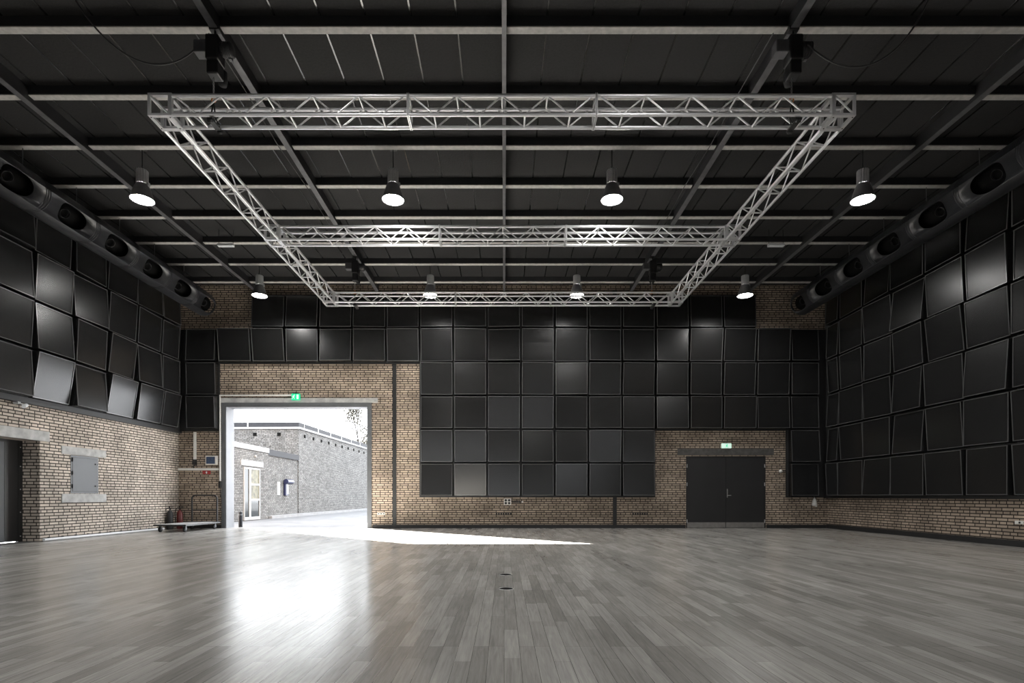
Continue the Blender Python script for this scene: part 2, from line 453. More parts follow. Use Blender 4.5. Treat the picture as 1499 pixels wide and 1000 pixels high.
# ------------------------------------------------------------------ roof beams and purlins
BX = [-7.38, -3.78, 0., 3.78, 7.30]; BWD = [.10, .10, .06, .10, .10]
bl = ['black roof beam running into the picture above the left duct', 'black roof beam carrying the left pair of chain hoists',
      'slim black roof beam down the middle of the ceiling', 'black roof beam carrying the right pair of chain hoists',
      'black roof beam running into the picture beside the right duct']
for x, wd, lb in zip(BX, BWD, bl):
    t = thing('roof_beam', lb, 'beam', (x, 0, 7.05), 'black roof beams')
    b = MB(); h = wd/2
    b.box(-.012 if wd > .07 else -.02, .012 if wd > .07 else .02, 1., YB-.02, .012, .25)
    b.build('web', M['beam'], t)
    b = MB(); b.box(-h, h, 1., YB-.02, 0, .012); b.build('flange', M['flange'], t)
for i, y in enumerate(PUR):
    t = thing('ceiling_purlin', f"black ceiling purlin with pale underside, {ORD[i+1]} counted from the camera", 'purlin', (0, y, 7.15), 'ceiling purlins with pale undersides')
    gaps = [XL+.01]+[v for x, wd in zip(BX, BWD) for v in (x-.028, x+.028)]+[XR-.01]
    b = MB(); s_ = MB()
    for j in range(0, len(gaps), 2):
        b.box(gaps[j], gaps[j+1], -.055, .055, .016, .149)
        s_.box(gaps[j], gaps[j+1], -.054, .054, 0, .016)
    b.build('rail', M['beam'], t); s_.build('pale_batten', M['pale'], t)['label'] = 'pale raw timber batten'

# ------------------------------------------------------------------ truss frame
TX0, TX1, TZ0, TH = -4.57, 4.51, CAMZ+4.886, .29
CR, DR = .024, .011
Y1, Y2, Y3 = 6.87, 10.21, 13.51
truss = thing('truss_frame', 'rectangular aluminium box-truss frame with a cross beam, hung on chains under the ceiling', 'truss', ((TX0+TX1)/2, Y2, TZ0))
TO = Vector(truss.location)
def section(p0, p1, side):
    """box truss from p0 to p1 (lower, outer corner line); side = horizontal unit across the section"""
    p0 = Vector(p0)-TO; p1 = Vector(p1)-TO; side = Vector(side); L = (p1-p0).length; t = (p1-p0).normalized(); up = Vector((0, 0, 1))
    i0, i1 = CR, TH-CR
    def P(a, s, z): return p0+t*a+side*s+up*z
    root = MB()
    for a in (0, L-.012):        # end plates (a frame of flat bars)
        for (s0, s1, z0, z1) in ((0, TH, 0, .05), (0, TH, TH-.05, TH), (0, .05, .05, TH-.05), (TH-.05, TH, .05, TH-.05)):
            vs = [P(a+q, s, z) for q in (0, .012) for s in (s0, s1) for z in (z0, z1)]
            root.hexa(vs)
    for (s, z) in ((i0, i0), (i1, i0), (i0, i1), (i1, i1)):
        root.tube([P(.006, s, z), P(L-.006, s, z)], CR, 12, 1)
    sec = root.build('truss_section', [M['alu2'], M['alu']], truss)
    n = max(2, round(L/.6)); pit = (L-.08)/n
    for s in (i0, i1):
        z_ = MB()
        for q in range(n):
            a = .04+q*pit
            z_.tube([P(a, s, i1), P(a+pit/2, s, i0)], DR, 8); z_.tube([P(a+pit/2, s, i0), P(a+pit, s, i1)], DR, 8)
        z_.build('lacing', M['alu'], sec)
    for q in range(n):
        MB().tube([P(.04+(q+.5)*pit, i0, i0), P(.04+(q+.5)*pit, i1, i0)], .013, 8).build('rung', M['alu'], sec)
        if q: MB().tube([P(.04+q*pit, i0, i1), P(.04+q*pit, i1, i1)], .013, 8).build('rung', M['alu'], sec)
def corner(x0, y0):
    b = MB()
    x0 -= TO.x; y0 -= TO.y; e = .045
    for z in (0, TH-.03):
        b.box(x0, x0+TH, y0, y0+e, z, z+.03); b.box(x0, x0+TH, y0+TH-e, y0+TH, z, z+.03)
        b.box(x0, x0+e, y0+e, y0+TH-e, z, z+.03); b.box(x0+TH-e, x0+TH, y0+e, y0+TH-e, z, z+.03)
    for xx in (x0, x0+TH-.03):
        for yy in (y0, y0+TH-.03): b.box(xx, xx+.03, yy, yy+.03, .03, TH-.03)
    b.tube([(x0+.02, y0+.015, TH-.02), (x0+TH-.02, y0+.015, .02)], .011, 8)
    o = b.build('corner_block', M['alu2'], truss)
    h = MB()
    for xx in (x0+.022, x0+TH-.022):
        for yy in (y0+.04, y0+TH-.04): h.tube([(xx, yy, -.004), (xx, yy, .004)], .009, 8)
    h.build('bolt', M['black'], o)
G = .004
J0, J1 = -1.235, 1.185
for y in (Y1, Y2, Y3):
    corner(TX0, y); corner(TX1-TH, y)
    for a, c in ((TX0+TH+G, J0-G), (J0+G, J1-G), (J1+G, TX1-TH-G)):
        section((a, y, TZ0), (c, y, TZ0), (0, 1, 0))
for x in (TX0, TX1-TH):
    for a, c in ((Y1+TH+G, Y2-G), (Y2+TH+G, Y3-G)):
        section((x, a, TZ0), (x, c, TZ0), (1, 0, 0))

# ------------------------------------------------------------------ chain hoists
def make_hoist(label, loc):
    t = thing('chain_hoist', label, 'chain hoist', loc, 'black chain hoists carrying the truss')
    z = 0.                                # local origin: beam underside (z = 7.05)
    b = MB(); b.tube([(0, 0, -.01), (0, 0, -.10)], .014, 8); b.lathe([(.05, -.10), (.05, -.12), (.0, -.12)], n=12); b.box(-.055, .055, -.04, .04, -.016, .001)
    for q in (-1, 1): b.box(q*.057-.006, q*.057+.006, -.04, .04, -.016, .03); b.box(q*.04-.02, q*.04+.02, -.03, .03, .0125, .028)
    b.build('beam_clamp', M['blacktube'], t)
    b = MB(); b.box(-.085, .085, -.10, .10, -.44, -.12); b.box(-.075, .075, -.085, .085, -.62, -.44)
    b.build('motor_housing', M['blacktube'], t, bevel=.018)
    b = MB(); b.lathe([(.0, .085), (.075, .085), (.085, .10), (.085, .22), (.07, .235), (0, .235)], (0, 0, -.26), 20, axis='X')
    for q in range(5): b.lathe([(.085, .11+.025*q), (.092, .112+.025*q), (.092, .12+.025*q), (.085, .122+.025*q)], (0, 0, -.26), 20, axis='X')
    b.build('motor', M['beam'], t)
    b = MB(); b.box(-.25, -.085, -.07, .07, -.33, -.17); b.build('control_box', M['flange'], t, bevel=.01)
    b = MB(); b.box(.085, .20, .02, .07, -.30, -.25); b.box(.16, .20, .02, .07, -.36, -.30); b.build('cable_bracket', M['flange'], t)
    b = MB(); b.lathe([(.03, -.44), (.055, -.46), (.062, -.58), (.05, -.64), (0, -.65)], (.02, .15, .03), 14); b.build('chain_bag', M['bag'], t)
    # link chain
    b = MB(); zz = -.62; k = 0
    top = -.62; bot = TZ0+TH-7.05+.03
    while zz > bot:
        for sgn in (-1, 1):
            if k % 2: b.tube([(-.02+sgn*.008, 0, zz), (-.02+sgn*.008, 0, zz-.03)], .0035, 6)
            else: b.tube([(-.02, sgn*.008, zz), (-.02, sgn*.008, zz-.03)], .0035, 6)
        zz -= .022; k += 1
    b.build('chain', M['steel'], t)
    b = MB(); pts = [(-.02+.026*math.cos(a), 0, bot-.02+.03*math.sin(a)) for a in [PI*.5+PI*1.7*j/12 for j in range(13)]]
    b.tube(pts, .008, 8); b.lathe([(.0, .05), (.018, .05), (.022, .02), (.0, .01)], (-.02, 0, bot-.01), 12)
    b.build('hook', M['orange'], t)['label'] = 'orange hook block'
    # bridle and half clamps under the truss
    b = MB(); zb = TZ0-7.05
    b.tube([(-.02, -.0, bot-.05), (-.02, -.05, zb+.10), (.0, -.10, zb-.03)], .009, 6)
    b.tube([(-.02, .0, bot-.05), (-.02, .05, zb+.10), (.03, .08, zb-.03)], .009, 6)
    b.box(-.03, .04, -.14, .12, zb-.05, zb-.028)
    b.lathe([(0, -.03), (.02, -.03), (.02, .03), (0, .03)], (.0, -.12, zb-.055), 10, axis='X'); b.lathe([(0, -.03), (.02, -.03), (.02, .03), (0, .03)], (.01, .10, zb-.055), 10, axis='X')
    b.build('bridle', M['blacktube'], t)
    return t
h = make_hoist('black chain hoist above the near left end of the truss, with a hanging cable', (-3.78, 7.015, 7.05))
dup(h, (3.78, 7.015, 7.05), 'black chain hoist above the near right end of the truss, with a hanging cable')
dup(h, (-3.78, 13.655, 7.05), 'black chain hoist above the far left end of the truss, small and distant')
dup(h, (3.78, 13.655, 7.05), 'black chain hoist above the far right end of the truss, small and distant')

def bez(p, n=24):
    out = []
    p = [Vector(q) for q in p]
    for i in range(n+1):
        u = i/n; out.append(p[0]*(1-u)**3+p[1]*3*u*(1-u)**2+p[2]*3*u*u*(1-u)+p[3]*u**3)
    return out
def cable(name, pts, r, label): return tag(MB().tube(pts, r, 6).build(name, M['cable']), label, 'cable')
cable('power_cable', bez([(-5.3, 6.3, 7.302), (-5.0, 6.6, 6.3), (-4.5, 7.0, 6.35), (-4.045, 7.0, 6.78)]), .011, 'black power cable sagging from the ceiling to the near left hoist')
cable('power_cable', bez([(5.15, 6.3, 7.302), (5.1, 6.6, 6.35), (4.6, 7.0, 6.2), (3.90, 6.88, 6.75)]), .011, 'black power cable sagging from the ceiling to the near right hoist')
cable('power_cable', [(-3.95, 7.17, 7.148), (-3.95, 8.33, 7.142), (-3.95, 9.4, 7.08), (-3.95, 10.72, 7.142), (-3.95, 11.9, 7.09), (-3.95, 13.16, 7.142)], .008, 'thin black cable stretched along the left hoist beam')
cable('power_cable', [(3.60, 7.17, 7.148), (3.60, 8.33, 7.142), (3.60, 9.4, 7.08), (3.60, 10.72, 7.142), (3.60, 11.9, 7.09), (3.60, 13.16, 7.142)], .008, 'thin black cable stretched along the right hoist beam')

# ------------------------------------------------------------------ high-bay lamps
def make_lamp(label, loc):
    t = thing('high_bay_lamp', label, 'lamp', loc, 'lit high bay lamps under the ceiling')   # origin on the ceiling
    z = 6.35-7.30                                          # lens height relative to ceiling (7.30)
    zl = -.95
    b = MB(); b.box(-.06, .06, -.05, .05, -.045, 0.0); b.tube([(0, 0, -.04), (0, 0, zl+.54)], .009, 8)
    b.build('suspension', M['blacktube'], t)
    b = MB(); fin = lambda a: 1.0 if (int(a*28/(2*PI)+.5) % 2) else .90
    b.lathe([(0, zl+.53), (.092, zl+.53), (.098, zl+.52), (.098, zl+.29), (.085, zl+.27), (0, zl+.27)], n=56, smooth=False, fn=fin)
    b.build('housing', M['lampbody'], t)
    b = MB(); b.lathe([(.085, zl+.275), (.10, zl+.27), (.125, zl+.22), (.155, zl+.13), (.185, zl+.03), (.197, zl), (.205, zl-.003), (.205, zl-.012), (.19, zl-.012), (.186, zl+.006), (.15, zl+.115), (.12, zl+.2), (.08, zl+.25)], n=40)
    b.build('reflector', M['bell'], t)
    b = MB(); b.lathe([(.187, zl+.002), (.12, zl-.003), (.06, zl-.005), (.0005, zl-.0055)], n=40); b.build('lens', M['lens'], t)
    b = MB(); b.box(.07, .13, -.025, .025, zl+.235, zl+.30); b.build('junction_box', M['lampbody'], t)
    return t
lamp_pos = [(-6.58, 9.63, 'lit lamp at the left end of the nearer row, by the left duct'), (-2.02, 9.63, 'lit lamp in the nearer row, left of the ceiling centre'),
            (1.96, 9.63, 'lit lamp in the nearer row, right of the ceiling centre'), (6.52, 9.63, 'lit lamp at the right end of the nearer row, by the right duct'),
            (-6.57, 14.35, 'small lit lamp at the left end of the far row, before the brick corner'), (-1.98, 14.35, 'small lit lamp in the far row, seen through the truss left of centre'),
            (1.95, 14.35, 'small lit lamp in the far row, seen through the truss right of centre'), (6.47, 14.35, 'small lit lamp at the right end of the far row')]
lp = make_lamp(lamp_pos[0][2], (lamp_pos[0][0], 9.75, ZC))
lamp_pos += [(x, 5.1, 'lit lamp in the added unseen front row, ' + w_) for x, w_ in ((-6.58, 'leftmost above the duct side'), (-2.03, 'left of the middle beam'), (1.96, 'right of the middle beam'), (6.52, 'rightmost above the duct side'))]  # unseen front row of lamps, added to brighten the foreground floor
for x, y, lb in lamp_pos[1:]: dup(lp, (x, 5.1 if y < 6 else 9.75 if y < 10 else 14.40, ZC), lb)

# small emergency lights under the ceiling
def em_light(label, loc):
    t = thing('emergency_light', label, 'light fitting', loc, 'small white emergency lights')
    b = MB(); b.box(-.19, .19, -.05, .05, -.40, -.34); b.build('fitting', M['white'], t, bevel=.01)
    for s in (-1, 1): MB().tube([(s*.17, 0, -.34), (s*.17, 0, 0)], .006, 6).build('suspension', M['blacktube'], t)
    return t
e = em_light('small white bar fitting hanging near the left duct', (-6.62, 12.76, ZC))
dup(e, (6.47, 12.76, ZC), 'small white bar fitting hanging near the right duct')

# ------------------------------------------------------------------ air ducts
def make_duct(name, X, sgn, label, ys, yend):
    Z, R = CAMZ+5.47, .335
    t = thing(name, label, 'air duct', (X, 8., Z))
    y0 = 3.0
    b = MB(); b.lathe([(R-.012, y0), (R, y0), (R, yend-.03), (R-.03, yend), (R-.06, yend), (R-.06, yend-.03), (R-.012, yend-.04), (R-.012, y0)], (0, -8., 0), 56, axis='Y')
    o = b.build('duct_tube', M['duct'], t)
    # nozzle openings cut through the shell
    c = MB()
    dirv = Vector((sgn*.90, 0, -.43)).normalized()
    for y in ys:
        cen = Vector((0, y-8., 0))+dirv*.16
        uy = Vector((0, 1, 0)); uv = dirv.cross(uy); nn = 32
        ring = []
        for k in range(nn):
            a = 2*PI*k/nn
            ex = math.copysign(abs(math.cos(a))**.7, math.cos(a)); ez = math.copysign(abs(math.sin(a))**.8, math.sin(a))
            ring.append(uy*.31*ex+uv*.19*ez)
        vs = [cen+v for v in ring]+[cen+dirv*.4+v for v in ring]
        c.add(vs, [tuple(range(nn)), tuple(range(2*nn-1, nn-1, -1))]+[(k, (k+1) % nn, (k+1) % nn+nn, k+nn) for k in range(nn)])
    co = c.build('cutter', M['hole'])
    co.matrix_world = Matrix.Translation((X, 8., Z))
    bpy.context.view_layer.update()
    md = o.modifiers.new('holes', 'BOOLEAN'); md.object = co; md.operation = 'DIFFERENCE'; md.solver = 'EXACT'
    dg = bpy.context.evaluated_depsgraph_get()
    me = bpy.data.meshes.new_from_object(o.evaluated_get(dg)); o.modifiers.clear(); o.data = me
    bpy.data.objects.remove(co)
    for p in me.polygons: p.use_smooth = abs(p.normal.y) < .3
    # dark inner liner seen through the openings, pivoting nozzle cups
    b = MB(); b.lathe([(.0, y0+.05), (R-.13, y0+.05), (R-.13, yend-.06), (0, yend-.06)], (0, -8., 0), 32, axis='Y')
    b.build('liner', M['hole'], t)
    for y in ys:
        n_ = MB(); cen = Vector((0, y-8.-.08, 0))+dirv*(R-.13)
        n_.lathe([(.095, 0), (.10, .0), (.085, .05), (.08, .05), (.088, .0)], n=24)
        q = (dirv+Vector((0, -.25, -.2))).to_track_quat('Z', 'Y')
        n_.v = [tuple(cen+q @ Vector(v)) for v in n_.v]
        n_.build('nozzle', M['black'], t)
    for i in range(len(ys)):
        for dy in (-.045, 0.0, .045):
            y = ys[i]-.585+dy-8.
            b = MB(); b.lathe([(R+.001, y-.006), (R+.006, y-.004), (R+.006, y+.004), (R+.001, y+.006)], n=48, axis='Y'); b.build('joint_band', M['duct'], t)
    for y in PUR[:-1]:
        MB().tube([(-sgn*.03, y-8., R+.002), (-sgn*.03, y-8., 7.145-Z)], .007, 6).build('hanger_rod', M['flange'], t)
make_duct('air_duct', -8.53, 1, 'fat dark round air duct with oval openings along the left wall top', [9.06+1.178*i for i in range(6)], 15.28)
make_duct('air_duct', 8.42, -1, 'fat dark round air duct with oval openings along the right wall top', [9.02+1.165*i for i in range(6)], 15.2)

# ------------------------------------------------------------------ gate
t = thing('door_1', '', '', (0, YB, 0)); del t['label']; del t['category']; struct(t)
b = MB(); f = .085
b.box(GX0-f, GX0, -.03, .06, 0, GZ+f); b.box(GX1, GX1+f, -.03, .06, 0, GZ+f); b.box(GX0, GX1, -.03, .06, GZ, GZ+f)
b.box(GX0, GX0+.05, -.02, .03, 0, GZ); b.box(GX1-.05, GX1, -.02, .03, 0, GZ); b.box(GX0+.05, GX1-.05, -.02, .03, GZ-.04, GZ)
b.build('gate_frame', M['frame'], t)
b = MB(); b.box(GX0+.001, GX0+.03, .06, TW, 0, GZ-.002); b.box(GX1-.03, GX1-.001, .06, TW, 0, GZ-.002); b.box(GX0+.03, GX1-.03, .06, TW, GZ-.03, GZ-.002)
b.build('gate_lining', M['lining'], t)
struct(MB().box(GX0-.11, GX1+.27, YB-.025, YB, GZ+f, GZ+f+.14).build('trim_6', M['concrete']))

# exit signs
def exit_sign(label, loc, w, h, bg, fg, two=False):
    t = thing('exit_sign', label, 'exit sign', loc, 'lit green exit signs')
    b = MB(); b.box(-w/2, w/2, -.05, 0, 0, h); b.build('sign_box', bg, t)
    s = MB(); q = h/.2
    def man(ox, m=1):
        P = lambda L_: [(ox+m*x*q, z*q) for x, z in L_]
        nn = 10
        s.prism(P([(.028+.014*math.cos(2*PI*k/nn), .158+.014*math.sin(2*PI*k/nn)) for k in range(nn)]), -.054, -.05)
        s.prism(P([(-.012, .14), (.02, .145), (.03, .12), (.008, .085), (-.018, .09)]), -.054, -.05)
        s.prism(P([(-.018, .09), (.008, .085), (.04, .07), (.03, .03), (.018, .03), (.022, .062), (-.012, .07)]), -.054, -.05)
        s.prism(P([(-.018, .09), (-.005, .085), (-.022, .05), (-.055, .035), (-.058, .047), (-.032, .06)]), -.054, -.05)
        s.prism(P([(.02, .14), (.05, .118), (.044, .11), (.02, .125)]), -.054, -.05)
        s.prism(P([(-.012, .14), (-.04, .125), (-.045, .10), (-.036, .10), (-.03, .118), (-.01, .128)]), -.054, -.05)
    if two:
        man(-w/4); s.box(w*.12, w*.36, -.054, -.05, h*.15, h*.85)
    else: man(0)
    s.build('pictogram', fg, t)
    b = MB(); b.box(-.03, .03, -.04, -.0, h, h+.02); b.build('bracket', M['blacktube'], t)
    return t
exit_sign('small green and white exit sign above the open gate', (-6.23, YB-.03, GZ+.155), .25, .19, M['green'], M['signwhite'], True)
exit_sign('small white and green exit sign above the double door', (6.66, YB-.002, 2.40), .28, .14, M['signwhite'], M['green'])
# white conduit over the gate, down its left side
tag(MB().tube([(-6.36, YB-.045, GZ+.30), (GX0-.115, YB-.045, GZ+.30), (GX0-.115, YB-.045, 1.42)], .026, 8).build('cable_conduit', M['plastic']), 'white conduit running from the gate exit sign down beside the gate', 'conduit')
t = thing('pull_switch', 'small black switch at the lower end of the white conduit by the gate', 'switch', (GX0-.115, YB, 1.22))
MB().box(-.04, .04, -.075, 0, 0, .18).build('switch_body', M['blacktube'], t, bevel=.01)
MB().tube(bez([(0, -.045, 0), (.02, -.05, -.25), (.07, -.05, -.30), (.06, -.05, -1.0)]), .008, 6).build('lead', M['cable'], t)

# left-hand services between the corner and the gate
tag(MB().box(XL+.005, GX0-.15, YB-.045, YB, 1.735, 1.80).build('cable_trunking', M['plastic']), 'white horizontal cable trunking on brick left of the gate', 'trunking')
t = thing('cable_drop', 'white vertical cable drop with socket on brick left of the gate', 'conduit', (-9.27, YB, 2.06))
MB().box(-.035, .035, -.045, 0, 0, .82).build('cover', M['plastic'], t)
b = MB(); b.box(-.05, .05, -.08, 0, -.16, 0); b.tube([(0, -.05, -.16), (-.03, -.06, -.22), (-.01, -.05, -.26)], .02, 8); b.build('socket', M['blacktube'], t)
t = thing('control_panel', 'wall control panel with dark blue screen left of the gate', 'control panel', (-8.75, YB, 1.90))
MB().box(-.19, .17, -.06, 0, 0, .27).build('case', M['plastic'], t, bevel=.01)
MB().box(-.16, .10, -.066, -.06, .03, .24).build('screen', M['blue'], t)
t = thing('fire_sign', 'small red fire sign with white mark under the white trunking', 'sign', (-8.93, YB, 1.62))
MB().box(-.12, .12, -.01, 0, 0, .105).build('plate', M['redplate'], t)
b = MB(); b.box(-.014, .016, -.013, -.01, .02, .085); b.box(-.03, -.014, -.013, -.01, .05, .062); b.box(.016, .024, -.013, -.01, .06, .07); b.build('mark', M['white'], t)

# fire extinguisher in the corner
def extinguisher(label, loc, body, group=None):
    t = thing('fire_extinguisher', label, 'fire extinguisher', loc, group)
    MB().lathe([(0, 0), (.075, 0), (.08, .02), (.08, .44), (.07, .50), (.03, .54), (.025, .57), (0, .57)], n=24).build('cylinder', body, t)
    b = MB(); b.lathe([(0, .57), (.02, .57), (.02, .62), (0, .62)], n=12); b.box(-.015, .12, -.012, .012, .61, .628); b.box(-.015, .11, -.012, .012, .655, .668); b.box(-.02, .0, -.012, .012, .61, .668)
    b.build('valve', M['blacktube'], t)
    MB().tube(bez([(-.02, 0, .60), (-.16, -.02, .68), (-.13, -.03, .35), (-.09, -.04, .16)]), .012, 8).build('hose', M['rubber'], t)
    return t
extinguisher('red fire extinguisher on the floor in the left corner behind the trolley', (-9.52, 15.74, 0), M['red'])
t = extinguisher('dark fire extinguisher with hose in the left corner against the brick', (-9.66, 15.50, 0), M['black'])

# platform trolley
t = thing('platform_trolley', 'flat platform trolley with black tube handle beside the gate', 'trolley', (-8.84, 15.02, 0))
MB().box(-.42, .42, -.84, .86, .178, .205).build('deck', M['deck'], t, bevel=.006)
b = MB(); b.box(-.43, .43, -.855, -.84, .165, .207); b.box(-.43, .43, .86, .872, .165, .207); b.box(-.43, -.42, -.84, .86, .165, .207); b.box(.42, .43, -.84, .86, .165, .207)
b.build('edge_trim', M['blacktube'], t)
pts = [(-.37, .80, .205)]
pts += [(-.37, .80, .88)]+[(-.37+.11*(1-math.cos(a)), .80, .88+.11*math.sin(a)) for a in [PI/2*j/6 for j in range(1, 7)]]
pts += [(.26+.11*math.sin(a), .80, .88+.11*math.cos(a)) for a in [PI/2*j/6 for j in range(0, 7)]]+[(.37, .80, .205)]
b = MB(); b.tube(pts, .024, 10); b.build('handle', M['blacktube'], t)
MB().tube([(-.36, .80, .56), (.36, .80, .56)], .013, 8).build('handle_rail', M['blacktube'], t)
for sx in (-1, 1):
    for yy in (-.72, .74):
        c = MB(); c.box(sx*.33-.035, sx*.33+.035, yy-.05, yy+.05, .168, .178)
        for q in (-1, 1): c.box(sx*.33+q*.028-.003, sx*.33+q*.028+.003, yy-.03, yy+.03, .06, .168)
        co = c.build('caster', M['frame'], t)
        w = MB(); w.lathe([(0, -.02), (.05, -.02), (.07, -.018), (.075, -.008), (.075, .008), (.07, .018), (.05, .02), (0, .02)], (sx*.33, yy, .075), 24, axis='X')
        w.build('wheel', M['rubber'], co)

# ------------------------------------------------------------------ left wall: doorway, hatch
t = thing('door_3', '', '', (XL-.36, LD1, 0)); del t['label']; del t['category']; struct(t)
b = MB(); b.box(-.06, .0, -.10, 0, 0, LDZ); b.box(-.06, 0, LD0-LD1, -.10, LDZ-.06, LDZ); b.build('door_frame', M['black'], t)
b = MB(); b.box(-.05, -.006, -.40, -.10, .02, LDZ-.06); b.build('fixed_leaf', M['door'], t)
b = MB(); b.box(-.05, -.006, LD0-LD1, -.41, .02, LDZ-.06); b.build('door_leaf', M['hatch'], t)
for z in (.12, .62, 1.1, 1.58, 1.98):
    MB().lathe([(0, .0), (.014, .0), (.012, .006), (0, .008)], (.0, -.05, z), 10, axis='X').build('stud', M['steel'], t)
MB().box(XL-.4, XL, LD0, LD1-.001, -.02, .004).build('door_sill', M['concrete_dark'], None)['kind'] = 'structure'
bpy.data.objects['door_sill'].name = 'trim_7'
struct(MB().box(XL-.10, XL+.03, 8.9, LD1+.22, LDZ, LDZ+.215).build('trim_8', M['concrete'], bevel=.008))
struct(MB().box(XL-.10, XL+.015, HY0-.25, HY1+.24, HZ1+.005, HZ1+.185).build('trim_9', M['concrete'], bevel=.006))
struct(MB().box(XL-.10, XL+.02, HY0-.25, HY1+.24, HZ0-.205, HZ0-.01).build('trim_10', M['concrete'], bevel=.006))
t = thing('steel_hatch', 'grey steel hatch between two concrete slabs on the left brick wall', 'hatch', (XL, (HY0+HY1)/2, HZ0))
hw = (HY1-HY0)/2-.004; hh = HZ1-HZ0-.004
b = MB(); b.box(-.06, .006, -hw, -hw+.04, 0, hh); b.box(-.06, .006, hw-.04, hw, 0, hh); b.box(-.06, .006, -hw+.04, hw-.04, 0, .04); b.box(-.06, .006, -hw+.04, hw-.04, hh-.04, hh); b.box(-.075, -.05, -hw, hw, -.003, hh+.003); b.build('hatch_frame', M['frame'], t)
d = MB().box(-.03, .012, -hw+.042, hw-.042, .042, hh-.042).build('hatch_door', M['hatch'], t, bevel=.004)
for z in (.12, .42, .72): MB().tube([(.018, -hw+.035, z), (.018, -hw+.035, z+.09)], .014, 8).build('hinge', M['blacktube'], d)
for z in (.16, .68): MB().box(.012, .03, hw-.12, hw-.05, z, z+.035).build('latch', M['blacktube'], d)
# white pipe run along the foot of the left wall
t = thing('floor_pipe', 'pale pipe lying along the foot of the left brick wall', 'pipe', (XL+.06, 0, .035))
MB().tube([(0, LD1+.03, 0), (0, 15.3, 0)], .03, 10).build('pipe', M['white'], t)
for i in range(11): MB().box(-.055, .0, LD1+.2+.36*i-.012, LD1+.2+.36*i+.012, -.02, .05).build('clip', M['blacktube'], t)
# small bullet camera
t = thing('security_camera', 'small white bullet camera under the panels, above the left doorway', 'camera', (XL+.10, 10.7, 2.80))
b = MB(); b.box(-.108, .0, -.03, .03, .0, .05); b.tube([(-.02, 0, .02), (.08, .02, -.02)], .012, 8); b.build('bracket', M['white'], t)
b = MB(); b.tube([(.02, .13, -.005), (.20, -.13, -.075)], .036, 16); b.build('camera_body', M['white'], t)

# ------------------------------------------------------------------ double door
t = thing('door_2', '', '', ((DX0+DX1)/2, YB, 0)); del t['label']; del t['category']; struct(t)
hw = (DX1-DX0)/2
b = MB(); b.box(-hw, -hw+.03, .0, .12, 0, DZ); b.box(hw-.03, hw, .0, .12, 0, DZ); b.box(-hw+.03, hw-.03, 0, .12, DZ-.03, DZ); b.build('door_frame', M['black'], t)
for s in (-1, 1):
    x0, x1 = (-hw+.033, -.003) if s < 0 else (.003, hw-.033)
    l = MB().box(x0, x1, .012, .075, .012, DZ-.034).build('door_leaf', M['door'], t)
    MB().box(x0+.006, x1-.006, .004, .012, .015, .175).build('kick_plate', M['kick'], l)
    for z in (.16, 1.27, 1.82): MB().tube([(s*(hw-.03), -.004, z), (s*(hw-.03), -.004, z+.10)], .013, 8).build('hinge', M['steel'], l)
    if s > 0:
        b = MB(); b.box(.035, .062, .004, .012, .92, 1.18); b.tube([(.048, .006, .985), (.048, -.045, .985), (.14, -.045, .985)], .011, 8); b.tube([(.048, .012, 1.12), (.048, -.01, 1.12)], .016, 10); b.build('door_handle', M['steel'], l)
b = MB(); b.box(DX0, DX1, YB+.13, YB+TW, 0, DZ); struct(b.build('trim_11', M['black']))
struct(MB().box(5.20, 8.09, YB-.02, YB, DZ+.03, DZ+.225).build('trim_12', M['concrete_dark'], bevel=.005))

# ------------------------------------------------------------------ small things on the walls and floor
t = thing('double_socket', 'white double socket with dark plugs on brick under the middle panels', 'socket', (.10, YB, .70))
MB().box(-.11, .11, -.05, 0, 0, .19).build('socket_box', M['plastic'], t, bevel=.008)
for sx in (-.05, .05):
    for z in (.052, .138): MB().lathe([(.0, -.053), (.034, -.053), (.036, -.05)], (sx, 0, z), 16, axis='Y').build('outlet', M['blacktube'], t)
t = thing('coiled_cable', 'short dark bundled cable hooked on the wall beside the double socket', 'cable', (.36, YB+.004, .82))
b = MB(); pts = [(-.12+.012*j+.035*math.cos(j*1.15), -.035-.01*math.sin(j*.7), -.02+.035*math.sin(j*1.15)) for j in range(24)]; b.tube(pts, .011, 6); b.build('bundle', M['cable'], t)
MB().lathe([(0, -.06), (.03, -.06), (.03, 0), (0, 0)], (.19, 0, -.03), 12, axis='Y').build('plug', M['plastic'], t)
t = thing('socket_strip', 'small white socket strip low on brick between gate and black column', 'socket', (-3.68, YB, .40))
b = MB(); b.box(-.12, -.05, -.03, 0, 0, .07); b.box(-.04, .03, -.03, 0, 0, .07); b.box(.04, .11, -.03, 0, 0, .07); b.build('plates', M['plastic'], t, bevel=.006)
b = MB()
for q in (-.085, -.005, .075): b.lathe([(.0, -.033), (.02, -.033), (.021, -.03)], (q, 0, .035), 12, axis='Y')
b.build('outlet', M['blacktube'], t)
t = thing('socket_strip', 'pale socket strip on the brick at the right edge of the view', 'socket', (XR, 9.93, .43))
MB().box(-.03, 0, -.42, .22, 0, .065).build('strip', M['plastic'], t, bevel=.006)
b = MB()
for q in (-.3, .02, .12): b.lathe([(.0, -.034), (.02, -.034), (.021, -.03)], (0, q, .032), 12, axis='X')
b.build('outlet', M['blacktube'], t)
for x, lb in ((.0, 'dark slotted air brick low on the wall under the double socket'), (4.1, 'dark slotted air brick low on the wall left of the double door')):
    v = MB()
    for j in range(7): v.box(-.25+.07*j, -.205+.07*j, -.004, .006, 0, .055)
    tag(v.build('air_brick', M['blacktube'], None, (x, YB, .41)), lb, 'vent', 'dark air bricks')
t = thing('junction_box', 'small round white box on brick between double door and right panels', 'junction box', (8.29, YB, 1.71))
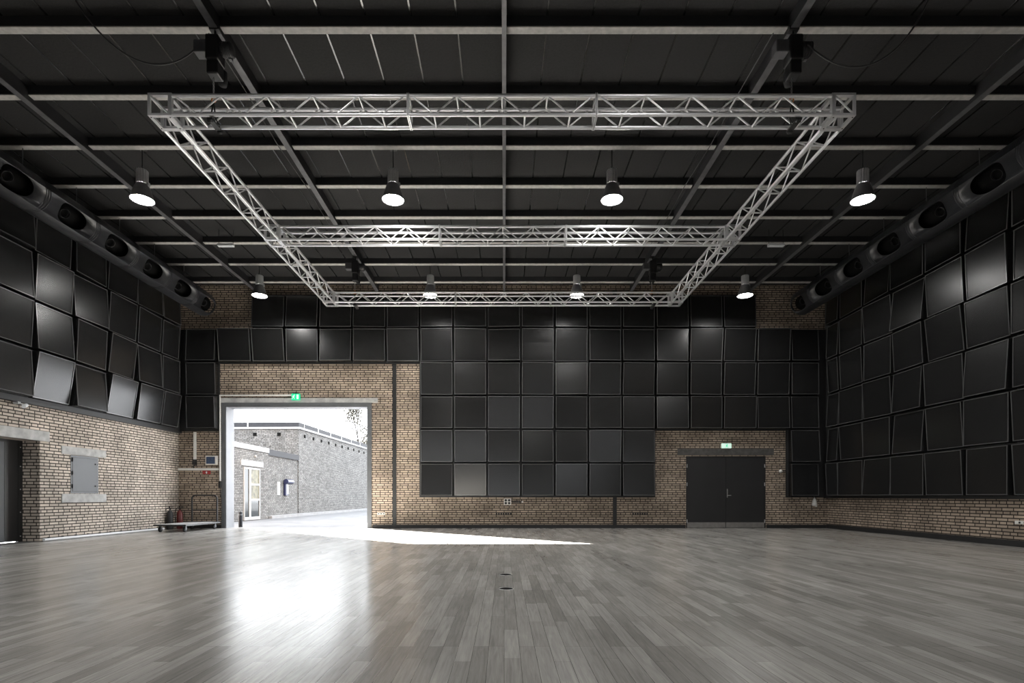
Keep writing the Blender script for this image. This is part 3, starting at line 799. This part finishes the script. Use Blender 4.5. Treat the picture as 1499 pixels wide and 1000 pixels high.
MB().lathe([(0, -.06), (.04, -.06), (.05, -.03), (.05, 0), (0, 0)], n=16, axis='Y').build('box', M['plastic'], t)
MB().tube([(.05, -.02, 0), (.14, -.02, .01)], .012, 6).build('lead', M['cable'], t)
t = thing('hand_lamp', 'small pale hand lamp hanging on brick near the right corner', 'lamp', (9.27, YB, .64))
MB().lathe([(.012, .28), (.02, .26), (.05, .20), (.075, .08), (.06, .03), (0, .02)], (0, -.08, 0), 16).build('shade', M['plastic'], t)
MB().tube([(0, -.08, .27), (0, -.04, .32), (0, 0, .31)], .01, 6).build('hook', M['steel'], t)
MB().tube([(.02, -.08, .03), (.06, -.08, .0), (.09, -.06, .04)], .012, 6).build('lead', M['plastic'], t)
def floor_box(label, loc):
    t = thing('floor_box', label, 'floor outlet', loc, 'round floor outlets')
    MB().lathe([(.0, .003), (.066, .003), (.068, .001)], n=28).build('lid', M['slate'], t)
    MB().lathe([(.068, .0005), (.070, .004), (.080, .004), (.084, .0005)], n=28).build('ring', M['steel'], t)
    return t
f_ = floor_box('round dark floor outlet in the parquet, the farther of two', (.02, 6.52, 0))
dup(f_, (.02, 5.52, 0), 'round dark floor outlet in the parquet, the nearer of two')

# ------------------------------------------------------------------ courtyard
b = MB(); b.box(-60, 60, YB+TW, 90, -.15, -.02); struct(b.build('courtyard_ground', M['asphalt']))
b = MB(); b.box(-60, 60, -60, YR-.4, -.15, -.02); struct(b.build('rear_ground', M['asphalt']))
t = thing('bollard', 'short dark steel bollard just outside the gate', 'bollard', (-8.27, 16.82, -.02))
MB().lathe([(0, .49), (.046, .49), (.06, .475), (.06, 0)], n=20).build('post', M['fascia'], t)
MB().lathe([(.06, .38), (.064, .385), (.064, .41), (.06, .415)], n=20).build('band', M['frame'], t)
# low annex with glazed door
t = thing('annex_building', 'low pale brick annex with white glazed door, outside the gate', 'building', (-10.25, 20.3, -.02))
b = MB(); b.box(-2.3, 0, 0, 3.0, 0, 2.86); b.build('wall', M['ext_brick'], t)
MB().box(-2.34, .04, -.04, 3.02, 2.86, 3.06).build('coping', M['coping'], t)
MB().box(-.01, .035, .55, 2.45, 2.20, 2.42).build('lintel', M['coping'], t)
d = MB(); y0, y1 = .78, 2.16
d.box(.0, .04, y0, y0+.05, .03, 2.14); d.box(.0, .04, y1-.07, y1, .03, 2.14); d.box(0, .04, y0+.05, y1-.07, 2.07, 2.14); d.box(0, .04, y0+.05, y1-.07, .03, .15)
d.box(0, .04, y0+.42, y0+.56, .15, 2.07); d.box(0, .04, y0+.56, y1-.07, .80, .88); d.box(0, .04, y0+.56, y1-.07, 1.42, 1.50)
do = d.build('glazed_door', M['extwhite'], t)
MB().box(.001, .012, y0+.05, y0+.42, .15, 2.07).build('pane', M['glass'], do)
MB().box(.001, .012, y0+.56, y1-.07, .15, .80).build('pane', M['glass'], do)
MB().box(.001, .012, y0+.56, y1-.07, .88, 1.42).build('pane', M['poster'], do)
MB().box(.001, .012, y0+.56, y1-.07, 1.50, 2.07).build('pane', M['poster'], do)
b = MB(); b.lathe([(0, .0), (.05, .0), (.06, .05), (0, .09)], (0, 1.75, 2.62), 14, axis='X'); b.build('door_light', M['extwhite'], t)
# recessed link with dark fascia
t = thing('link_building', 'recessed brick link with dark fascia between annex and long hall', 'building', (-10.47, 23.32, -.02))
MB().box(-4, 0, 0, 3.86, 0, 2.80).build('wall', M['ext_brick'], t)
MB().box(-4, .08, 0, 3.86, 2.80, 3.06).build('fascia', M['fascia'], t)
t = thing('call_post', 'navy blue hooded call post on the courtyard brick wall', 'intercom', (-10.465, 25.55, 1.0))
MB().box(0, .12, -.13, .20, 0, .62).build('case', M['navy'], t, bevel=.02)
MB().tube([(.135, -.16, .66), (.135, .52, .66)], .12, 16).build('hood', M['navy'], t)
MB().box(.12, .13, -.02, .16, .08, .52).build('face', M['extwhite'], t)
tag(MB().box(0, .02, -.16, .16, 0, .62).build('notice_board', M['extwhite'], None, (-10.468, 24.85, 1.02)), 'white notice plate on courtyard brick beside the navy intercom', 'notice')
# long hall
t = thing('hall_building', 'long pale brick hall with dark roof edge receding outside the gate', 'building', (-10.43, 27.2, -.02), None, -.0367)
MB().box(-9, 0, 0, 15.5, 0, 4.40).build('wall', M['ext_brick'], t)
MB().box(-9.1, .08, -.08, 15.5, 4.40, 4.50).build('cornice', M['coping'], t)
b = MB(); b.box(-9.05, .03, -.03, 15.5, 4.50, 4.74); b.build('roof_edge', M['fascia'], t)
for i in range(8): MB().box(.03, .045, .6+1.9*i, .64+1.9*i, 4.50, 4.745).build('joint_cover', M['steel'], t)
for x in (-2.6, -5.2): MB().box(x-.02, x+.02, -.05, -.03, 4.50, 4.745).build('joint_cover', M['steel'], t)
for i in range(13): MB().box(.0, .03, .75+1.15*i-.09, .75+1.15*i+.09, 4.02, 4.18).build('beam_end', M['hole'], t)
for i in range(4): MB().box(-1.0-1.25*i-.09, -1.0-1.25*i+.09, -.03, .0, 4.05, 4.21).build('beam_end', M['hole'], t)
b = MB(); k1 = (-10.43+.0367*15.5, 42.7)
b.box(-10.46, -10.10, 23.35, 27.1, -.02, .10)
b.hexa([(x+dx, y, z) for dx in (.04, .365) for (x, y) in ((-10.465, 27.1), k1) for z in (-.02, .10)])
tag(b.build('kerb', M['kerb']), 'pale kerb along the foot of the long courtyard wall', 'kerb')
# tree behind the hall
t = thing('tree', 'thin sparse autumn tree showing above the long hall roof', 'tree', (-13.0, 50, -.02))
rt = random.Random(3); tr = MB(); lf = MB()
def branch(p, d_, L, r, lev):
    pts = [p]; q = p.copy()
    for i in range(4):
        d_ = (d_+Vector((rt.uniform(-.18, .18), rt.uniform(-.18, .18), rt.uniform(-.03, .12)))).normalized(); q = q+d_*L/4; pts.append(q.copy())
    tr.tube(pts, r, 5, r1=r*.55)
    if lev < 4:
        for _ in range(4 if lev else 9):
            k = rt.randint(1 if lev else 1, 4)
            nd = (d_+Vector((rt.uniform(-.7, .7), rt.uniform(-.7, .7), rt.uniform(-.1, .6)))).normalized()
            branch(pts[k], nd, L*rt.uniform(.42, .6), max(.012, r*.5), lev+1)
    if lev >= 2:
        for _ in range(9):
            c = pts[rt.randint(0, 4)]+Vector((rt.uniform(-.4, .4), rt.uniform(-.4, .4), rt.uniform(-.4, .4)))
            a = Vector((rt.uniform(-1, 1), rt.uniform(-1, 1), rt.uniform(-1, 1))).normalized()*.10; e_ = a.orthogonal().normalized()*.07
            lf.add([c-a, c+e_, c+a, c-e_], [(0, 1, 2, 3)])
branch(Vector((0, 0, 0)), Vector((0, 0, 1)), 9.0, .10, 0)
tr.build('trunk', M['bark'], t, fix=False); lf.build('foliage', M['leaf'], t, fix=False)

# ------------------------------------------------------------------ light
w = bpy.data.worlds.new('overcast_sky'); S.world = w; w.use_nodes = True
bg = w.node_tree.nodes['Background']; bg.inputs[0].default_value = (.93, .965, 1., 1); bg.inputs[1].default_value = 8.0
sd = bpy.data.lights.new('sun', 'SUN'); sd.energy = 180.; sd.angle = .009; sd.color = (1, .97, .93)
so = bpy.data.objects.new('sun', sd); COL.objects.link(so)
dirl = Vector((6.55, -5.9, -8.81*math.tan(math.radians(22.8)))); so.rotation_euler = dirl.to_track_quat('-Z', 'Y').to_euler()
so.location = (-20, 40, 20)
def portal(name, x0, x1, z0, z1, y, into):
    a = bpy.data.lights.new(name, 'AREA'); a.shape = 'RECTANGLE'; a.size = x1-x0; a.size_y = z1-z0; a.cycles.is_portal = True
    o = bpy.data.objects.new(name, a); COL.objects.link(o); o.location = ((x0+x1)/2, y, (z0+z1)/2)
    o.rotation_euler = Vector((0, into, 0)).to_track_quat('-Z', 'Z').to_euler()
portal('gate_portal', GX0, GX1, 0, GZ, YB+TW+.02, -1)
portal('window_portal', -8.4, 8.4, 1.45, 2.35, YR-.42, 1)

# ------------------------------------------------------------------ camera
cd = bpy.data.cameras.new('camera'); cam = bpy.data.objects.new('camera', cd); COL.objects.link(cam)
cd.sensor_width = 36; cd.sensor_fit = 'HORIZONTAL'; cd.lens = 785/1499*36
cd.shift_x = (749.5-738)/1499; cd.shift_y = (727-500)/1499
cd.clip_start = .05; cd.clip_end = 500
cam.location = (0, 0, CAMZ); cam.rotation_euler = (PI/2, 0, 0)
S.camera = cam
vs = S.view_settings
vs.view_transform = 'Standard'; vs.look = 'None'; vs.gamma = 1; vs.use_curve_mapping = False; vs.exposure = 0.
S.cycles.max_bounces = 8; S.cycles.diffuse_bounces = 5; S.cycles.glossy_bounces = 4
S.cycles.sample_clamp_indirect = 8.
